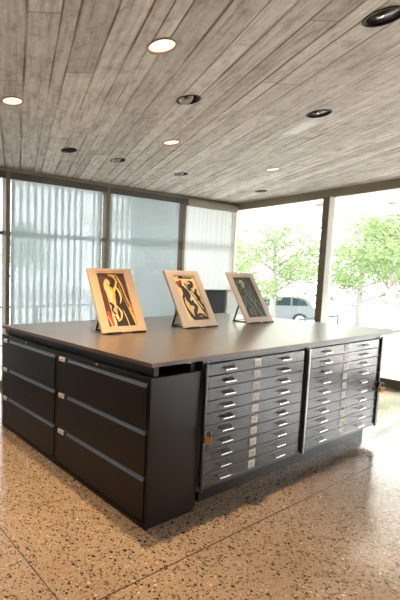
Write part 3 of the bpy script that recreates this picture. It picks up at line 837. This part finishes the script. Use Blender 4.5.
# ------------------------------------------------------------------ outside
terr = struct(box('ground_terrace', (XW + .06, 13.5, -14, 22, -.35, -.06), M['pave']))
terr['label'] = 'pale paved terrace outside the glass'
st = struct(box('ground_street', (13.5, 70, -45, 60, -1.3, -.95), M['asphalt']))
st2 = struct(box('ground_side', (-30, XW + .06, YW + .06, 22, -.35, -.06), M['pave']))
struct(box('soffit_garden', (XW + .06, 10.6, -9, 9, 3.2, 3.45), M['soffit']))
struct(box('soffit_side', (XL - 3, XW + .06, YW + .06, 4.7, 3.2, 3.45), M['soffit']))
for (x, y, lb) in ((7.698, 2.822, 'dark soffit downlight outside, left of the mullion'), (9.859, 2.823, 'dark soffit downlight outside, farthest from the glass'), (8.607, 1.903, 'dark soffit downlight outside, at the right edge of the photo')):
    t = empty('soffit_downlight', (x, y, 3.2)); tag(t, lb, 'ceiling light', 'downlights in the outdoor soffit')
    MB().lathe([(.001, -.03), (.10, -.03), (.115, -.02), (.115, 0), (.001, 0)], (0, 0, 0), n=28).build('housing', M['ring'], t)
    MB().lathe([(.001, -.036), (.08, -.036), (.08, -.03), (.001, -.03)], (0, 0, 0), n=28).build('lens', M['can_dark'], t)

# outer railings behind the blinds
def railing(name, x0, x1, y, label, zs, post):
    t = empty(name, ((x0 + x1) / 2, y, -.06)); tag(t, label, 'railing')
    off = -Vector(t.location)
    for z in zs:
        o = MB().box(x0, x1, y - .02, y + .02, z - .022, z + .022, None, .004).build('rail', M['outer_rail'], t); o.location = off
    x = x0 + .02
    while x <= x1:
        o = MB().box(x - .02, x + .02, y - .015, y + .015, -.06, zs[0] - .02, None, .003).build('post', M['outer_rail'], t); o.location = off
        x += post
railing('outdoor_railing', -7, 6.9, 4.35, 'grey railing outside, its top bar seen through the left blinds', (1.09, .45), 1.74)
# upright slats outside, one screen per bay
for k, (a, b, lb) in enumerate(zip(B_, B_[1:] + [XW], ['slatted screen outside the farthest left bay', 'slatted screen outside the second bay from the left', 'slatted screen outside the bay at the left photo edge', 'slatted screen outside, behind the left end of the counter', 'slatted screen outside, behind the brown and yellow print', 'slatted screen outside, next to the room corner'])):
    t = empty('slatted_screen', ((a + b) / 2, 3.9, -.06)); tag(t, lb, 'screen', 'upright slatted screens outside the blinds')
    off = -Vector(t.location); x = a + .02
    while x < b - .17:
        o = MB().box(x, x + .056, 3.90, 3.904, -.06, 3.2, None, .003).build('slat', M['fin'], t); o.location = off
        x += .1288
# handrail on the garden side
t = empty('handrail', (8.2, 2.9, -.06)); tag(t, 'low grey metal handrail outside the glass behind the counter', 'handrail')
off = -Vector(t.location)
pts = [(8.0, 4.3, .30), (8.0, 3.2, .70), (8.0, 2.45, .86), (8.0, 2.44, -.06)]
o = MB().tube(pts[:3], .022, None, 10).build('rail', M['outer_rail'], t); o.location = off
for p in ((8.0, 2.45, .86), (8.0, 3.7, .52)):
    o = MB().tube([p, (p[0], p[1], -.06)], .02, None, 10).build('post', M['outer_rail'], t); o.location = off

# trees
def leaves(mb, c, r, n, size, rnd):
    for _ in range(n):
        # clumped points inside an ellipsoid, denser to the shell
        d = Vector((rnd.gauss(0, 1), rnd.gauss(0, 1), rnd.gauss(0, 1))).normalized()
        q = rnd.random() ** .45
        p = Vector(c) + Vector((d.x * r[0], d.y * r[1], d.z * r[2])) * q
        a = Vector((rnd.gauss(0, 1), rnd.gauss(0, 1), rnd.gauss(0, .6))).normalized(); b = a.orthogonal().normalized()
        s = size * rnd.uniform(.6, 1.3)
        v = [p - a * s, p - b * s * .42, p + a * s, p + b * s * .42]
        mb.bm.faces.new([mb.bm.verts.new(x) for x in v])
def tree_mesh(seed, H=4.6, base=1.9, R_=2.3):
    r = random.Random(seed)
    t = empty('deciduous_tree')
    tr = MB().tube([(0, 0, 0), (.05, .02, 1), (.02, -.04, base), (.08, .05, base + .9), (.0, .1, H - .8)], [.13, .11, .10, .07, .03], None, 10)
    mb = MB(); br = MB()
    for k in range(13):
        a = k * 2.4 + r.uniform(-.3, .3); zz = base - .35 + (H - base) * (k / 13) * .85; L_ = R_ * (1 - .42 * k / 13) * r.uniform(.75, 1.05)
        e = Vector((cos(a) * L_, sin(a) * L_, zz + r.uniform(.2, .7)))
        s0 = Vector((.03, 0, zz - .3))
        mid = (s0 + e) / 2 + Vector((0, 0, .15))
        br.tube([s0, mid, e], [.045, .03, .01], None, 6)
        for f in (.45, .72, 1.0):
            c = s0.lerp(e, f) + Vector((r.uniform(-.2, .2), r.uniform(-.2, .2), r.uniform(-.05, .2)))
            leaves(mb, c, (.62, .62, .36), 130, .075, r)
    leaves(mb, (0, 0, H - .6), (1.1, 1.1, .6), 500, .075, r)
    leaves(mb, (0, 0, base + 1.0), (1.9, 1.9, .9), 1500, .075, r)
    tr.build('trunk', M['bark'], t); br.build('branches', M['bark'], t); mb.build('foliage', M['leaf'], t, normals=False)
    return t
proto = tree_mesh(3); proto2 = tree_mesh(8, 4.9, 1.8, 2.6)
T = [(proto, 15.6, 4.2, 0, 1.12, 'leafy green tree outside, its trunk near the right edge of the photo'),
     (proto2, 17.6, 9.3, .9, 1.12, 'leafy green tree outside, above the parked silver car'),
     (None, 20.3, 6.9, 2.2, 1.05, 'leafy green tree outside, directly behind the mullion'),
     (None, 20.5, 14.4, 4.0, 1.1, 'leafy green tree outside, just right of the room corner'),
     (None, 15.2, -.9, 5.0, 1.0, 'leafy green tree outside, past the right edge of the photo'),
     (None, 29.0, 7.0, 1.5, 1.3, 'distant leafy tree outside, behind the nearer trees')]
tr_all = []
for i, (p, x, y, rz, s, lb) in enumerate(T):
    o = p if p else copy_tree(proto if i % 2 else proto2)
    tr_all.append((o, x, y, rz, s, lb))
for o, x, y, rz, s, lb in tr_all:
    o.location = (x, y, -.95); o.rotation_euler = (0, 0, rz); o.scale = (s, s, s * 1.08)
    tag(o, lb, 'tree', 'street trees beyond the terrace')
# trees behind the blinds
for x, y, lb in ((3.5, 15.5, 'tree behind the blinds, a green tint through the left bays'), (9.5, 19.5, 'tree behind the blinds, towards the room corner'), (-2.6, 15.0, 'tree behind the blinds, beyond the left edge of the photo')):
    o = copy_tree(proto); o.location = (x, y, -.06); o.rotation_euler = (0, 0, x); o.scale = (1.05,) * 3; tag(o, lb, 'tree', 'trees behind the blinds')

# car
def car(x, y, z, rz, label, grp=None):
    t = empty('car', (x, y, z), rz); tag(t, label, 'car', grp)
    L_ = 4.3; w = .88
    body = [(-2.15, .35), (-2.12, .85), (-2.02, 1.0), (-1.05, 1.06), (-.75, 1.06), (1.1, 1.02), (2.05, .88), (2.15, .6), (2.12, .32)]
    # wheel arches cut in the profile
    def arch(cx):
        return [(cx + .36 * cos(a), .32 + .36 * sin(a)) for a in [pi * k / 8 for k in range(0, 9)]]
    prof = body + arch(1.35) + arch(-1.35)
    mb = MB()
    n = len(prof)
    for s in (-1, 1):
        vs = [mb.bm.verts.new((u, s * w, v)) for u, v in prof]; mb.bm.faces.new(vs if s < 0 else vs[::-1])
    for k in range(n):
        a, b = prof[k], prof[(k + 1) % n]
        f = mb.bm.faces.new([mb.bm.verts.new((a[0], -w, a[1])), mb.bm.verts.new((b[0], -w, b[1])), mb.bm.verts.new((b[0], w, b[1])), mb.bm.verts.new((a[0], w, a[1]))])
    bmesh.ops.remove_doubles(mb.bm, verts=mb.bm.verts, dist=1e-4)
    mb.build('body', M['carpaint'], t)
    cab = [(-1.95, 1.0), (-1.55, 1.52), (-1.2, 1.60), (.1, 1.60), (.45, 1.54), (1.15, 1.02)]
    mb = MB()
    A = [mb.bm.verts.new((u, -w + .04 + max(0, v - 1.0) * .28, v)) for u, v in cab]; B = [mb.bm.verts.new((u, w - .04 - max(0, v - 1.0) * .28, v)) for u, v in cab]
    mb.bm.faces.new(A); mb.bm.faces.new(B[::-1])
    for k in range(6): mb.bm.faces.new([A[k], A[(k + 1) % 6], B[(k + 1) % 6], B[k]])
    mb.build('cabin', M['carpaint'], t)
    for s in (-1, 1):
        def Q(u, v, o=.004): return (u, s * (w - .04 - (v - 1.0) * .28 + o), v)
        for name, q in (('side_window', [(-1.72, 1.10), (-1.46, 1.46), (-.95, 1.52), (-.95, 1.08)]), ('side_window', [(-.88, 1.08), (-.88, 1.52), (-.1, 1.53), (-.1, 1.07)]), ('side_window', [(-.03, 1.07), (-.03, 1.53), (.40, 1.48), (.92, 1.07)])):
            MB().poly([Q(u, v) for u, v in q]).build(name, M['carglass'], t)
    MB().poly([(.50, -.60, 1.50), (1.12, -.74, 1.07), (1.12, .74, 1.07), (.50, .60, 1.50)]).build('windscreen', M['carglass'], t).location = (.012, 0, .012)
    MB().poly([(-1.62, -.6, 1.46), (-1.90, -.74, 1.08), (-1.90, .74, 1.08), (-1.62, .6, 1.46)]).build('rear_window', M['carglass'], t).location = (-.012, 0, .012)
    for cx in (-1.35, 1.35):
        for s in (-1, 1):
            wl = MB().lathe([(.001, -.10), (.30, -.10), (.33, -.07), (.33, .07), (.30, .10), (.001, .10)], (cx, s * (w - .11), .33), n=24, axis='y').build('wheel', M['tyre'], t)
            MB().lathe([(.001, -.01), (.20, -.01), (.20, .01), (.001, .01)], (cx, s * (w - .005), .33), n=20, axis='y').build('hubcap', M['steel'], wl)
    for s in (-1, 1):
        MB().box(-2.17, -2.0, s * .8 - .09, s * .8 + .09, .72, .92, None, .01).build('tail_light', M['taillight'], t)
    return t
car(22.0, 11.9, -.95, radians(122), 'silver hatchback parked outside, beside the green framed print')

# ------------------------------------------------------------------ light
wd = bpy.data.worlds.new('world'); S.world = wd; wd.use_nodes = True
nt = wd.node_tree; nt.nodes.clear()
ow = nt.nodes.new('ShaderNodeOutputWorld'); bg = nt.nodes.new('ShaderNodeBackground')
bg.inputs[0].default_value = (.93, .97, 1.0, 1); bg.inputs[1].default_value = 5.2
nt.links.new(bg.outputs[0], ow.inputs[0])
sl = bpy.data.lights.new('sun', 'SUN'); sl.energy = 15; sl.angle = radians(.6); sl.color = (1, .96, .90)
so = bpy.data.objects.new('sun', sl); COL.objects.link(so); so.rotation_euler = Vector((-1.0, .0, -.41)).to_track_quat('-Z', 'Y').to_euler()
def portal(loc, rot, sx, sy):
    l = bpy.data.lights.new('sky_portal', 'AREA'); l.shape = 'RECTANGLE'; l.size = sx; l.size_y = sy; l.cycles.is_portal = True
    o = bpy.data.objects.new('sky_portal', l); COL.objects.link(o); o.location = loc; o.rotation_euler = rot
portal((XW + .09, (YW + YB) / 2, 1.55), (0, radians(90), 0), 2.9, YW - YB)
portal(((XL + XW) / 2, YW + .09, 1.57), (radians(-90), 0, 0), XW - XL, 3.0)

# ------------------------------------------------------------------ camera
P = dict(x=-1.886856, y=-1.797468, z=1.631475, yaw=1.0413211, pitch=-.0900684, roll=.0135240, f=410.9516, px=36.36899, py=312.10484)
f = Vector((cos(P['yaw']) * cos(P['pitch']), sin(P['yaw']) * cos(P['pitch']), sin(P['pitch'])))
r = Vector((sin(P['yaw']), -cos(P['yaw']), 0)); u = r.cross(f)
c, s = cos(P['roll']), sin(P['roll'])
r, u = r * c + u * s, -r * s + u * c
cd = bpy.data.cameras.new('camera'); cam = bpy.data.objects.new('camera', cd); COL.objects.link(cam)
cam.matrix_world = Matrix(((r.x, u.x, -f.x, P['x']), (r.y, u.y, -f.y, P['y']), (r.z, u.z, -f.z, P['z']), (0, 0, 0, 1)))
cd.sensor_fit = 'AUTO'; cd.sensor_width = 36; cd.lens = P['f'] / 600 * 36
cd.shift_x = (200 - P['px']) / 600; cd.shift_y = (P['py'] - 300) / 600
cd.clip_start = .05; cd.clip_end = 300
S.camera = cam
S.view_settings.view_transform = 'Standard'; S.view_settings.look = 'None'
S.view_settings.gamma = 1; S.view_settings.exposure = 0.95
